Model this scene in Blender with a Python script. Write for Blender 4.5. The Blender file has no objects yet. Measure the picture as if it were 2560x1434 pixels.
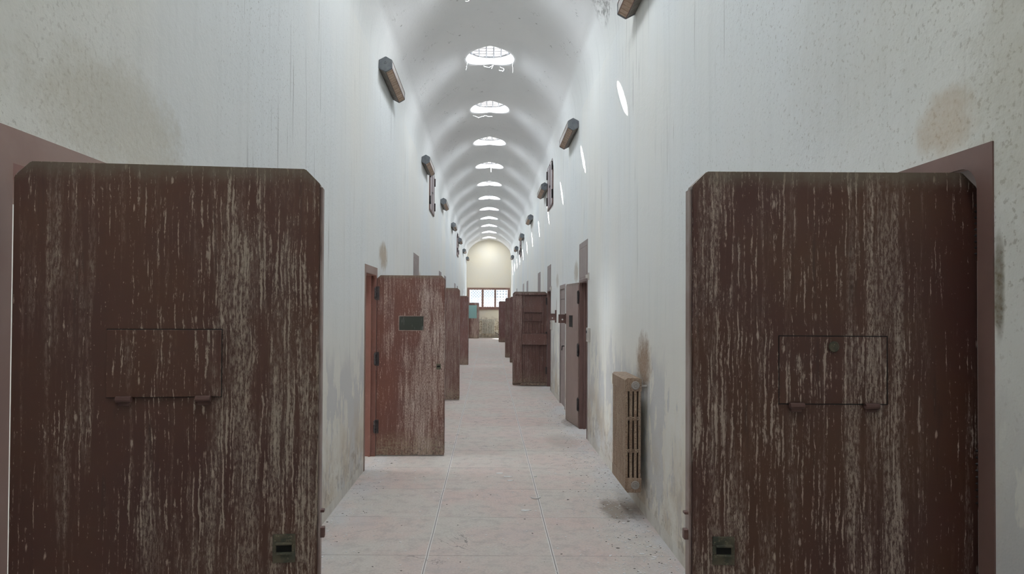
import bpy, bmesh, math, random
from mathutils import Vector, Matrix, Euler
random.seed(7)
S = bpy.context.scene
COL = S.collection
PI = math.pi

# ------------------------------------------------------------------ camera
F = 1700.0
cam_d = bpy.data.cameras.new('camera'); cam = bpy.data.objects.new('camera', cam_d); COL.objects.link(cam)
cam_d.sensor_width = 36; cam_d.lens = 36*F/2560
cam_d.clip_start = 0.02; cam_d.clip_end = 200
YAW = 0.0; PITCH = math.radians(0.8); ROLL = math.radians(0.3)
cam.matrix_world = (Matrix.Translation((0, 0, 1.6)) @ Matrix.Rotation(-YAW, 4, 'Z') @
                    Matrix.Rotation(PI/2 + PITCH, 4, 'X') @ Matrix.Rotation(ROLL, 4, 'Z'))
cam_d.shift_y = 30.3/2560; cam_d.shift_x = 58/2560
S.camera = cam

# ------------------------------------------------------------------ world, sun, daylight, exposure
S.view_settings.view_transform = 'Standard'; S.view_settings.look = 'None'
S.view_settings.gamma = 1; S.view_settings.use_curve_mapping = False
S.view_settings.exposure = -0.43
S.cycles.use_denoising = True
S.cycles.use_adaptive_sampling = True; S.cycles.adaptive_threshold = 0.025
S.cycles.max_bounces = 6; S.cycles.diffuse_bounces = 5; S.cycles.glossy_bounces = 3
S.cycles.transmission_bounces = 6; S.cycles.transparent_max_bounces = 8
S.cycles.sample_clamp_indirect = 6
S.cycles.caustics_reflective = False; S.cycles.caustics_refractive = False
W = bpy.data.worlds.new('sky'); S.world = W; W.use_nodes = True
bg = W.node_tree.nodes['Background']; bg.inputs['Color'].default_value = (0.86, 0.93, 1.0, 1); bg.inputs['Strength'].default_value = 3.0

SUN_DIR = Vector((1.01, -1.076, -1.80)).normalized()
sd = bpy.data.lights.new('sun', 'SUN'); sd.energy = 900.0; sd.angle = math.radians(1.1); sd.color = (1, .97, .92)
so = bpy.data.objects.new('sun', sd); COL.objects.link(so)
so.rotation_euler = SUN_DIR.to_track_quat('-Z', 'Y').to_euler(); so.location = (0, 10, 12)

SKY_Y0, SKY_DY, SKY_R = 10.18, 2.6, 0.365
CROWN = 5.41
SHAFT = 0.735
SKYLIGHTS = [SKY_Y0 + SKY_DY*k for k in range(-4, 11)]
SKYPOWER = 50.0
for i, y in enumerate(SKYLIGHTS):
    ld = bpy.data.lights.new('skylight_daylight', 'AREA'); ld.shape = 'DISK'; ld.size = SKY_R*2
    ld.energy = SKYPOWER; ld.color = (0.82, 0.905, 1.0)
    lo = bpy.data.objects.new('skylight_daylight', ld); COL.objects.link(lo)
    lo.location = (0, y, CROWN+.08)
HW = 1.22          # half width of the corridor
YN, YF = -2.6, 37.3
ld = bpy.data.lights.new('end_window_daylight', 'AREA'); ld.shape = 'RECTANGLE'; ld.size = 2.2; ld.size_y = 1.0; ld.energy = 220; ld.color = (.92, .96, 1)
lo = bpy.data.objects.new('end_window_daylight', ld); COL.objects.link(lo)
lo.location = (0, YF+0.6, 2.15); lo.rotation_euler = (-PI/2, 0, 0)

# ------------------------------------------------------------------ node helpers
class N:
    def __init__(s, name, rough=0.8, spec=0.3):
        s.m = bpy.data.materials.new(name); s.m.use_nodes = True
        s.t = s.m.node_tree; s.b = s.t.nodes['Principled BSDF']
        s.b.inputs['Roughness'].default_value = rough
        s.b.inputs['Specular IOR Level'].default_value = spec
    def new(s, ty, **kw):
        n = s.t.nodes.new(ty)
        for k, v in kw.items(): setattr(n, k, v)
        return n
    def put(s, sock, v):
        if hasattr(v, 'is_output') or isinstance(v, bpy.types.NodeSocket): s.t.links.new(v, sock)
        elif isinstance(v, (tuple, list)) and len(v) == 3 and sock.type == 'RGBA': sock.default_value = (*v, 1)
        else: sock.default_value = v
    def math(s, op, a, b=None, c=None, clamp=False):
        n = s.new('ShaderNodeMath', operation=op); n.use_clamp = clamp
        s.put(n.inputs[0], a)
        if b is not None: s.put(n.inputs[1], b)
        if c is not None: s.put(n.inputs[2], c)
        return n.outputs[0]
    def mix(s, f, a, b, blend='MIX'):
        n = s.new('ShaderNodeMix', data_type='RGBA', blend_type=blend)
        s.put(n.inputs[0], f); s.put(n.inputs[6], a); s.put(n.inputs[7], b)
        return n.outputs[2]
    def coord(s, kind='Object'):
        return s.new('ShaderNodeTexCoord').outputs[kind]
    def scaled(s, vec, sc, off=(0, 0, 0)):
        n = s.new('ShaderNodeMapping'); s.put(n.inputs[0], vec)
        s.put(n.inputs['Scale'], sc); s.put(n.inputs['Location'], off)
        return n.outputs[0]
    def noise(s, vec, sc=1.0, detail=4, rough=0.55, dist=0.0):
        n = s.new('ShaderNodeTexNoise'); s.put(n.inputs['Vector'], vec)
        n.inputs['Scale'].default_value = sc; n.inputs['Detail'].default_value = detail
        n.inputs['Roughness'].default_value = rough; n.inputs['Distortion'].default_value = dist
        return n.outputs[0]
    def vor(s, vec, sc=1.0, feature='F1'):
        n = s.new('ShaderNodeTexVoronoi', feature=feature); s.put(n.inputs['Vector'], vec)
        n.inputs['Scale'].default_value = sc
        return n
    def step(s, v, lo, hi):
        n = s.new('ShaderNodeMapRange', interpolation_type='SMOOTHSTEP')
        s.put(n.inputs[0], v); n.inputs[1].default_value = lo; n.inputs[2].default_value = hi
        return n.outputs[0]
    def sep(s, vec):
        n = s.new('ShaderNodeSeparateXYZ'); s.put(n.inputs[0], vec); return n.outputs
    def comb(s, x, y, z):
        n = s.new('ShaderNodeCombineXYZ'); s.put(n.inputs[0], x); s.put(n.inputs[1], y); s.put(n.inputs[2], z); return n.outputs[0]
    def bump(s, h, strength=0.3, dist=0.01):
        n = s.new('ShaderNodeBump'); s.put(n.inputs['Height'], h)
        n.inputs['Strength'].default_value = strength; n.inputs['Distance'].default_value = dist
        s.t.links.new(n.outputs[0], s.b.inputs['Normal'])
    def col(s, c): s.put(s.b.inputs['Base Color'], c)
    def val(s, v, k): return s.math('MULTIPLY', v, k)

M = {}
# ---- plaster walls
def wall_mat(name, stains):
    g = N(name, 0.85, 0.25)
    P = g.coord(); X, Y, Z = g.sep(P)
    big = g.noise(g.scaled(P, (0.5, 0.5, 0.25)), 1.0, 3)
    streak = g.noise(g.scaled(P, (9, 9, 0.55)), 1.0, 3, 0.65)
    c = g.mix(g.step(big, .35, .65), (.84, .83, .785), (.81, .83, .825))
    c = g.mix(g.val(g.step(streak, .45, .78), .35), c, (.70, .71, .69))
    # thin dark vertical drip lines, in patches
    dl = g.noise(g.scaled(P, (48, 48, .8)), 1.0, 2, .5)
    dm = g.step(g.noise(g.scaled(P, (1.3, 1.3, 1.0), (3, 7, 2)), 1.0, 1), .46, .58)
    c = g.mix(g.math('MULTIPLY', g.step(dl, .665, .72), g.val(dm, .75)), c, (.28, .27, .25))
    # dark specks slightly drawn down
    v = g.vor(g.scaled(P, (11, 11, 5.5), (1, 2, 3)), 1.0)
    rnd = g.sep(v.outputs['Color'])[0]
    sp = g.math('MULTIPLY', g.step(v.outputs['Distance'], .11, .06), g.step(rnd, .80, .82))
    c = g.mix(g.val(sp, .65), c, (.17, .16, .15))
    fine = g.noise(P, 60, 2, .7)
    fm = g.step(big, .50, .62)
    c = g.mix(g.math('MULTIPLY', g.step(fine, .60, .70), g.val(fm, .45)), c, (.33, .31, .27))
    cz = g.step(g.math('ADD', Z, g.val(big, .8)), 2.3, 1.2)
    c = g.mix(g.val(cz, .75), c, (.80, .765, .69))
    # rough gritty yellowed plaster around the nearest doorways
    nr = g.step(g.math('ADD', Y, g.val(big, .9)), 3.2, 2.0)
    c = g.mix(g.val(nr, .55), c, (.83, .81, .72))
    n16 = g.noise(P, 2.2, 5, .65); n9_ = g.noise(P, 10, 3, .7)
    grit = fine
    gm = g.math('MULTIPLY', nr, g.step(n16, .38, .60))
    c = g.mix(g.math('MULTIPLY', g.step(grit, .56, .66), g.val(gm, .40)), c, (.38, .35, .29))
    gv = g.vor(g.scaled(P, (26, 26, 15), (4, 4, 4)), 1.0)
    gs = g.math('MULTIPLY', g.step(gv.outputs['Distance'], .16, .07), g.step(g.sep(gv.outputs['Color'])[0], .74, .78))
    c = g.mix(g.math('MULTIPLY', gs, g.val(gm, .55)), c, (.25, .235, .20))
    # lower zone: coats peeled off in grey and cream patches
    edge = g.noise(g.scaled(P, (1.6, 1.6, 1.1)), 1.0, 4, .62)
    low = g.step(g.math('ADD', Z, g.val(edge, -1.6)), .55, .15)
    pn = g.noise(g.scaled(P, (4.6, 4.6, 2.0), (2, 5, 1)), 1.0, 5, .62)
    c = g.mix(g.math('MULTIPLY', low, g.step(pn, .475, .50)), c, (.655, .645, .63))
    c = g.mix(g.math('MULTIPLY', low, g.step(pn, .435, .415)), c, (.82, .80, .745))
    # warm stains climbing from the floor
    w = g.math('MULTIPLY', g.step(g.math('ADD', Z, g.val(edge, -.9)), .42, -.15), g.step(n16, .36, .62))
    c = g.mix(g.val(w, .62), c, (.53, .44, .335))
    w2 = g.math('MULTIPLY', g.step(g.math('ADD', Z, g.val(edge, -.7)), .15, -.15), g.step(n9_, .52, .62))
    c = g.mix(g.val(w2, .45), c, (.33, .285, .23))
    # cement strip at the foot
    ft = g.step(g.math('ADD', Z, g.val(edge, .07)), .125, .11)
    c = g.mix(g.val(ft, .7), c, g.mix(g.step(pn, .4, .6), (.74, .72, .67), (.62, .585, .53)))
    # single stains with a shape of their own
    n9 = g.val(g.math('SUBTRACT', n9_, .5), 1.6); n60 = g.math('ADD', .55, g.val(fine, .7))
    for (sy, sz, ry, rz, colr, k) in stains:
        dy = g.math('DIVIDE', g.math('SUBTRACT', Y, sy), ry); dz = g.math('DIVIDE', g.math('SUBTRACT', Z, sz), rz)
        r2 = g.math('ADD', g.math('MULTIPLY', dy, dy), g.math('MULTIPLY', dz, dz))
        r2 = g.math('ADD', r2, n9)
        f = g.math('MULTIPLY', g.step(r2, 1.3, .1), n60)
        c = g.mix(g.math('MULTIPLY', f, k, clamp=True), c, colr)
    g.col(c)
    g.bump(g.noise(P, 24, 3, .7), .3, .008)
    return g.m
BR = (.30, .215, .15); OR = (.50, .37, .235); YG = (.46, .42, .30)
M['wall_left'] = wall_mat('plaster_left', [
    (2.25, 2.20, .50, .22, (.52, .47, .36), .5), (7.85, 2.20, .32, .17, (.42, .34, .25), .9), (11.95, 2.12, .2, .15, (.45, .38, .30), .6), (1.4, 2.2, .3, .2, YG, .35)])
M['wall_right'] = wall_mat('plaster_right', [
    (5.36, 1.18, .27, .24, (.33, .235, .17), 1.0), (1.82, 2.10, .13, .10, OR, .55), (1.625, 1.66, .020, .13, (.16, .125, .07), .85),
    (1.45, 2.1, .3, .4, YG, .35), (9.5, 2.12, .25, .16, (.45, .38, .30), .7), (12.1, 2.1, .25, .14, (.45, .38, .30), .5), (12.25, 1.62, .05, .22, (.30, .25, .2), .8),
    (2.3, 2.6, .5, .4, YG, .12), (1.3, .9, .16, .3, (.42, .41, .33), .7)])
def plaster(name, base, base2, scratch=(.30, .29, .27), sc=1.0, join=False):
    g = N(name, 0.85, 0.25)
    P = g.coord()
    c = g.mix(g.step(g.noise(P, .6*sc, 4), .35, .65), base, base2)
    # small scratches and curled flakes
    n1 = g.noise(g.scaled(P, (16, 9, 16)), 1.0, 2, .5, .8)
    ms = g.step(g.noise(P, 1.7, 2), .47, .6)
    ridge = g.math('ABSOLUTE', g.math('SUBTRACT', n1, .5))
    k = g.math('MULTIPLY', g.step(ridge, .010, .002), g.step(g.noise(P, 6, 2), .56, .62))
    c = g.mix(g.math('MULTIPLY', k, ms), c, scratch)
    v = g.vor(P, 5.0); rnd = g.sep(v.outputs['Color'])[0]
    sp = g.math('MULTIPLY', g.step(v.outputs['Distance'], .10, .05), g.step(rnd, .78, .8))
    c = g.mix(g.val(sp, .6), c, scratch)
    if join:
        a_ = g.sep(P); q_ = [g.math('DIVIDE', g.math('SUBTRACT', a_[i], v), w_) for i, (v, w_) in enumerate(((1.12, .16), (6.80, .42), (4.72, .26)))]
        r2 = g.math('ADD', g.math('ADD', g.math('MULTIPLY', q_[0], q_[0]), g.math('MULTIPLY', q_[1], q_[1])), g.math('MULTIPLY', q_[2], q_[2]))
        dark = g.math('MULTIPLY', g.step(r2, 1.3, .2), g.step(g.noise(g.scaled(P, (14, 9, 12)), 1.0, 5, .75), .44, .60))
        streak = g.noise(g.scaled(P, (9, 9, 0.55)), 1.0, 3, 0.65)
        w = (.825, .83, .805)
        w = g.mix(g.val(g.step(streak, .45, .78), .35), w, (.66, .665, .645))
        c = g.mix(g.step(g.sep(P)[2], 4.3, 5.0), w, c)
        c = g.mix(g.val(dark, .7), c, (.22, .21, .20))
    g.col(c)
    g.bump(g.noise(P, 24, 3, .7), .3, .008)
    return g.m
M['vault'] = plaster('plaster_vault', (.90, .89, .875), (.86, .855, .845), join=True)
M['shaft'] = plaster('plaster_shaft', (.80, .80, .79), (.76, .76, .76))
M['cell'] = plaster('plaster_cell', (.78, .78, .76), (.7, .7, .68))
# far wall: cream, stained below the window
g = N('plaster_cream', .85, .25); P = g.coord(); X, Y, Z = g.sep(P)
c = g.mix(g.step(g.noise(P, 1.2, 5), .35, .65), (.84, .775, .635), (.82, .77, .66))
lw = g.step(g.math('ADD', Z, g.val(g.noise(P, 4, 6, .65), .9)), 1.75, 1.2)
c = g.mix(g.math('MULTIPLY', lw, g.step(g.noise(P, 9, 6, .7), .42, .62)), c, (.40, .32, .22))
c = g.mix(g.val(g.step(g.math('ADD', Z, g.val(g.noise(P, 6, 5), .3)), .38, .25), .6), c, (.33, .29, .24))
g.col(c); g.bump(g.noise(P, 18, 6), .3, .012); M['cream'] = g.m

# ---- floor
g = N('concrete_slabs', .82, .3); P = g.coord(); X, Y, Z = g.sep(P)
JX0, JX1, JY0, JY = -.39, .4245, 4.43, .812
def linemask(dist, w): return g.step(dist, w, w*.35)
ty = g.math('DIVIDE', g.math('SUBTRACT', Y, JY0), JY)
fy = g.math('FRACT', g.math('ADD', ty, 40.5)); dyj = g.val(g.math('ABSOLUTE', g.math('SUBTRACT', fy, .5)), JY)
cellx = g.math('ADD', g.math('GREATER_THAN', X, JX0), g.math('GREATER_THAN', X, JX1))
cy = g.math('FLOOR', g.math('ADD', ty, 40.0))
wn = g.new('ShaderNodeTexWhiteNoise', noise_dimensions='3D'); g.put(wn.inputs['Vector'], g.comb(cellx, cy, .3))
r1 = wn.outputs['Value']
n = g.noise(P, 1.6, 4, .6); n2 = g.noise(P, 9, 5, .65); n3 = g.noise(P, 60, 3, .6)
pink = g.step(g.math('ADD', g.val(n, 1.0), g.val(r1, .14)), .40, .78)
c = g.mix(pink, (.575, .53, .48), (.61, .485, .44))
c = g.mix(g.val(g.step(n2, .45, .68), .55), c, (.42, .375, .35))
c = g.mix(g.val(g.step(n3, .54, .66), .35), c, (.66, .62, .60)); c = g.mix(g.val(g.step(n3, .46, .36), .30), c, (.38, .345, .325))
c = g.mix(g.val(g.step(n, .55, .7), .35), c, (.50, .48, .465))
# lighter plaster dust along both walls
dw = g.math('SUBTRACT', HW, g.math('ABSOLUTE', X))
dust = g.math('MULTIPLY', g.step(dw, .42, .02), g.step(g.noise(g.scaled(P, (3, 1.2, 1)), 1.0, 6, .6), .38, .62))
c = g.mix(g.val(dust, .7), c, (.56, .56, .56))
# dark stain below the radiator, weaker dark patches toward the folded door
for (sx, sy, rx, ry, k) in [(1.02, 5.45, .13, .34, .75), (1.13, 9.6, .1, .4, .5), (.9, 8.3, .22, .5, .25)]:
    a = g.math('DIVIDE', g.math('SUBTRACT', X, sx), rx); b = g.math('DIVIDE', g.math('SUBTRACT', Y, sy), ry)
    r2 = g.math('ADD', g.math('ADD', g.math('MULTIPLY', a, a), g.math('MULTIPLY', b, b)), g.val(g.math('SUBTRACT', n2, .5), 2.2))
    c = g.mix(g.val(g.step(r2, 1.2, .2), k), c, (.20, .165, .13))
jm = g.step(dyj, .006, .002)
jb = g.step(g.noise(g.scaled(P, (2.2, .9, 1)), 1.0, 3), .36, .52)
c = g.mix(g.math('MULTIPLY', jm, g.math('ADD', .10, g.val(jb, .5))), c, (.27, .24, .22))
jl = None
for jx in (JX0, JX1):
    d = g.math('ABSOLUTE', g.math('SUBTRACT', g.math('ADD', X, g.val(g.math('SUBTRACT', n, .5), .012)), jx))
    lm = g.math('MULTIPLY', g.step(d, .011, .009), g.step(d, .001, .004))
    core = g.step(d, .004, .002)
    c = g.mix(g.val(lm, .8), c, (.70, .68, .65)); c = g.mix(g.val(core, .7), c, (.20, .18, .17))
    jl = core if jl is None else g.math('MAXIMUM', jl, core)
# hairline cracks
cn = g.math('ABSOLUTE', g.math('SUBTRACT', g.noise(P, .9, 5, .6, .8), .5))
c = g.mix(g.math('MULTIPLY', g.step(cn, .0035, .0008), g.val(g.step(g.noise(P, .8, 2), .5, .6), .7)), c, (.2, .18, .17))
g.col(c)
g.bump(g.math('SUBTRACT', g.val(g.noise(P, 40, 3, .7), .5), g.math('MAXIMUM', jm, jl)), .4, .005)
M['floor'] = g.m

# ---- brown painted steel, weathered in pale runs
def door_mat(name, base, base2, pale, amount, dirt=1.0, off=0.0):
    g = N(name, .62, .4)
    P0 = g.coord(); oi = g.new('ShaderNodeObjectInfo')
    P = P0
    X, Y, Z = g.sep(P)
    c = g.mix(g.step(g.noise(P, 2.2, 4), .35, .65), base, base2)
    # broad pale veils
    side = g.step(g.noise(g.scaled(P, (3.2, 3.2, .5), (off, 0, off)), 1.0, 2), .42, .62)
    hx = g.step(g.math('ABSOLUTE', X), .10, .42)
    veil = g.noise(g.scaled(P, (26, 26, 1.6)), 1.0, 6, .65)
    grain = g.noise(g.scaled(P, (170, 170, 42)), 1.0, 5, .8)
    vm = g.math('MULTIPLY', g.step(g.math('ADD', veil, g.math('ADD', g.val(side, .10*amount), g.val(hx, .06))), .58, .82), g.step(grain, .42, .60))
    c = g.mix(g.val(vm, .55*amount), c, pale)
    # narrow broken runs
    wob = g.val(g.math('SUBTRACT', g.noise(g.scaled(P, (4, 4, 9)), 1.0, 4), .5), .016)
    Pw = g.comb(g.math('ADD', X, wob), Y, Z)
    run = g.noise(g.scaled(Pw, (145, 145, 5.0), (1, 4, 2)), 1.0, 3, .6)
    brk = g.noise(g.scaled(Pw, (150, 150, 50), (3, 1, 8)), 1.0, 4, .75)
    zone = g.noise(g.scaled(P, (8, 8, 2.6), (4, 4, off)), 1.0, 3)
    tot = g.math('ADD', g.math('ADD', g.math('ADD', run, g.val(brk, .62)), g.val(zone, .30)), g.math('ADD', g.val(side, .04), g.val(hx, .07)))
    rm = g.step(tot, 1.155-.04*amount, 1.26-.04*amount)
    c = g.mix(g.math('MULTIPLY', rm, .80*min(1, amount), clamp=True), c, pale)
    # short drips and spots, broken by the grain
    v = g.vor(g.scaled(Pw, (46, 46, 15), (2, 2, 2)), 1.0); rnd = g.sep(v.outputs['Color'])[0]
    sp = g.math('MULTIPLY', g.step(g.math('ADD', v.outputs['Distance'], g.val(brk, .28)), .34, .22), g.step(rnd, .78, .84))
    c = g.mix(g.val(sp, .65*min(1, amount)), c, tuple(min(1, q*1.2) for q in pale))
    v = g.vor(g.scaled(P, (120, 120, 80), (9, 2, 2)), 1.0); rnd = g.sep(v.outputs['Color'])[0]
    sp = g.math('MULTIPLY', g.step(g.math('ADD', v.outputs['Distance'], g.val(brk, .3)), .36, .22), g.step(rnd, .88, .92))
    c = g.mix(g.val(sp, .4*min(1, amount)), c, tuple(min(1, q*1.25) for q in pale))
    # dark runs
    dk = g.noise(g.scaled(P, (30, 30, 2.0), (7, 7, 1)), 1.0, 4, .6)
    c = g.mix(g.val(g.step(dk, .60, .72), .45), c, (.028, .018, .015))
    # dust along the top, splashed dirt at the foot
    tp = g.step(g.math('ADD', Z, g.val(g.noise(g.scaled(P, (14, 14, 10)), 1.0, 5, .7), .10)), 1.955, 2.01)
    c = g.mix(g.val(tp, .65), c, (.16, .135, .10))
    ft = g.step(g.math('ADD', Z, g.val(g.noise(g.scaled(P, (9, 9, 9)), 1.0, 6, .72), .55)), .62, .28)
    ft = g.math('MULTIPLY', ft, g.step(g.noise(P, 38, 5, .75), .40, .60))
    c = g.mix(g.val(ft, .8*dirt), c, (.27, .22, .155))
    f2 = g.math('MULTIPLY', g.step(g.math('ADD', Z, g.val(g.noise(P, 16, 5, .7), .25)), .26, .14), g.step(g.noise(P, 30, 4, .7), .5, .6))
    c = g.mix(g.val(f2, .7*dirt), c, (.05, .043, .03))
    g.col(c)
    g.put(g.b.inputs['Roughness'], g.math('ADD', .38, g.math('MULTIPLY', g.math('MAXIMUM', rm, vm), .4)))
    g.bump(g.math('ADD', g.val(g.noise(P, 90, 3), .3), g.math('ADD', g.val(rm, .5), g.val(vm, .3))), .35, .002)
    return g.m
M['door_dark'] = door_mat('brown_door_paint', (.074, .032, .019), (.063, .027, .021), (.42, .35, .285), 1.35)
M['door_dark2'] = door_mat('brown_door_paint_right', (.076, .034, .020), (.066, .028, .022), (.44, .36, .30), 1.5, off=5.0)
M['door_red'] = door_mat('red_brown_door_paint', (.112, .047, .034), (.094, .040, .032), (.50, .41, .36), 1.8)
M['door_worn'] = door_mat('worn_brown_door_paint', (.105, .052, .042), (.12, .060, .050), (.34, .27, .24), 1.35)
M['door_plum'] = door_mat('plum_brown_door_paint', (.115, .05, .045), (.10, .047, .042), (.34, .27, .25), .9)
M['door_pale'] = door_mat('pale_pink_brown_paint', (.27, .19, .17), (.30, .215, .195), (.42, .36, .33), .6, .5)
def paint(name, base, base2, rough=.6, sc=6, metallic=0.0, bump=.15, spots=None):
    g = N(name, rough, .4); P = g.coord()
    g.b.inputs['Metallic'].default_value = metallic
    c = g.mix(g.step(g.noise(P, sc, 5, .6), .35, .65), base, base2)
    if spots:
        c = g.mix(g.val(g.step(g.noise(P, sc*5, 4, .7), .58, .66), .7), c, spots)
    g.col(c); g.bump(g.noise(P, sc*8, 5, .65), bump, .003)
    return g.m
M['frame'] = paint('brown_frame_paint', (.135, .078, .066), (.16, .095, .08), .5, 3)
M['frame_red'] = paint('red_brown_frame_paint', (.175, .080, .062), (.20, .098, .078), .5, 3, spots=(.23, .12, .1))
M['face_red_lit'] = paint('lit_red_brown_frame_face', (.215, .135, .112), (.245, .165, .14), .5, 3)  # same frame paint, lightened to carry the light on the face plates
M['frame_dusk'] = paint('dark_brown_frame_paint', (.13, .075, .065), (.15, .09, .08), .5, 3)
M['transom'] = paint('dusty_pink_brown_paint', (.235, .19, .18), (.28, .23, .22), .6, 2.5, spots=(.36, .28, .26))
M['edge'] = paint('worn_steel_edge', (.30, .24, .22), (.20, .14, .12), .55, 9)
M['iron'] = paint('dark_iron', (.035, .032, .034), (.06, .05, .05), .55, 14, .4, .3)
M['rust_iron'] = paint('rusty_brown_iron', (.085, .045, .04), (.12, .065, .055), .6, 12, .1, .3)
M['lock'] = paint('tarnished_lock_plate', (.055, .06, .045), (.12, .105, .07), .6, 26, .3, .5, spots=(.26, .22, .15))
M['black'] = paint('keyhole_black', (.006, .006, .006), (.01, .01, .01), .9, 5)
M['cap'] = paint('slate_grey_cap', (.10, .115, .13), (.15, .16, .17), .5, 18, 0, .3, spots=(.24, .23, .22))
M['housing'] = paint('dirty_grey_housing', (.13, .115, .10), (.20, .18, .155), .6, 14, 0, .3, spots=(.30, .27, .24))
M['plastic'] = paint('yellowed_white_plastic', (.62, .58, .53), (.55, .51, .47), .45, 9)
M['shutter'] = paint('grey_mauve_shutter_paint', (.24, .20, .20), (.30, .26, .26), .5, 5)
M['winframe'] = paint('brown_window_frame', (.16, .085, .065), (.19, .11, .085), .5, 4)
M['bars'] = paint('grey_grille_bars', (.035, .037, .042), (.05, .052, .058), .6, 9)
M['lattice'] = paint('dark_lattice', (.10, .09, .10), (.15, .14, .15), .6, 9)
M['lattice_pale'] = paint('pale_blue_lattice', (.45, .50, .62), (.55, .60, .70), .6, 9)
M['flake'] = paint('white_paint_flake', (.74, .73, .71), (.66, .65, .63), .8, 9)
M['crumb'] = paint('dark_crumb', (.10, .09, .075), (.15, .13, .11), .9, 9)
M['web'] = paint('white_cobweb', (.80, .79, .76), (.7, .69, .66), .9, 9)
M['pipe'] = paint('painted_pipe', (.42, .39, .36), (.35, .31, .28), .6, 9)
# lens of the lamps: brown ribbed plastic
g = N('brown_ribbed_lens', .35, .5); P = g.coord()
g.col(g.mix(g.step(g.noise(P, 12, 5, .7), .4, .65), (.34, .235, .165), (.46, .35, .27))); M['lens'] = g.m
g = N('streaked_lens_side', .4, .5); P = g.coord()
g.col(g.mix(g.step(g.noise(g.scaled(P, (20, 60, 6)), 1.0, 5, .7), .45, .62), (.15, .115, .09), (.42, .38, .34))); M['lens_side'] = g.m
# radiators
g = N('stained_radiator_enamel', .6, .35); P = g.coord()
c = g.mix(g.step(g.noise(g.scaled(P, (40, 40, 4)), 1.0, 5, .7), .38, .62), (.26, .175, .12), (.37, .28, .205))
c = g.mix(g.val(g.step(g.noise(P, 110, 4, .75), .50, .58), .7), c, (.11, .07, .05))
c = g.mix(g.val(g.step(g.noise(P, 45, 5, .7), .58, .68), .5), c, (.50, .43, .36))
g.col(c); g.bump(g.noise(P, 120, 4), .3, .002); M['radiator'] = g.m
M['radiator_white'] = paint('ivory_radiator_enamel', (.60, .56, .47), (.50, .46, .38), .5, 9)
# glasses
g = N('dark_green_glass', .12, .5); P = g.coord()
run = g.step(g.noise(g.scaled(P, (60, 60, 4)), 1.0, 4, .7), .60, .70)
g.col(g.mix(g.val(run, .6), (.034, .040, .034), (.30, .32, .30))); g.put(g.b.inputs['Roughness'], g.math('ADD', .15, g.val(run, .4))); M['dark_glass'] = g.m
g = N('turquoise_frosted_glass', .35, .5); g.col((.42, .72, .70)); g.b.inputs['Transmission Weight'].default_value = .35; M['teal_glass'] = g.m
m = bpy.data.materials.new('clear_window_glass'); m.use_nodes = True; t = m.node_tree; t.nodes.clear()
o_ = t.nodes.new('ShaderNodeOutputMaterial'); mx = t.nodes.new('ShaderNodeMixShader'); tr = t.nodes.new('ShaderNodeBsdfTransparent'); gl = t.nodes.new('ShaderNodeBsdfGlossy')
tr.inputs[0].default_value = (.93, .97, 1, 1); gl.inputs['Roughness'].default_value = .05; mx.inputs[0].default_value = .06
t.links.new(tr.outputs[0], mx.inputs[1]); t.links.new(gl.outputs[0], mx.inputs[2]); t.links.new(mx.outputs[0], o_.inputs[0]); M['glass'] = m

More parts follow.
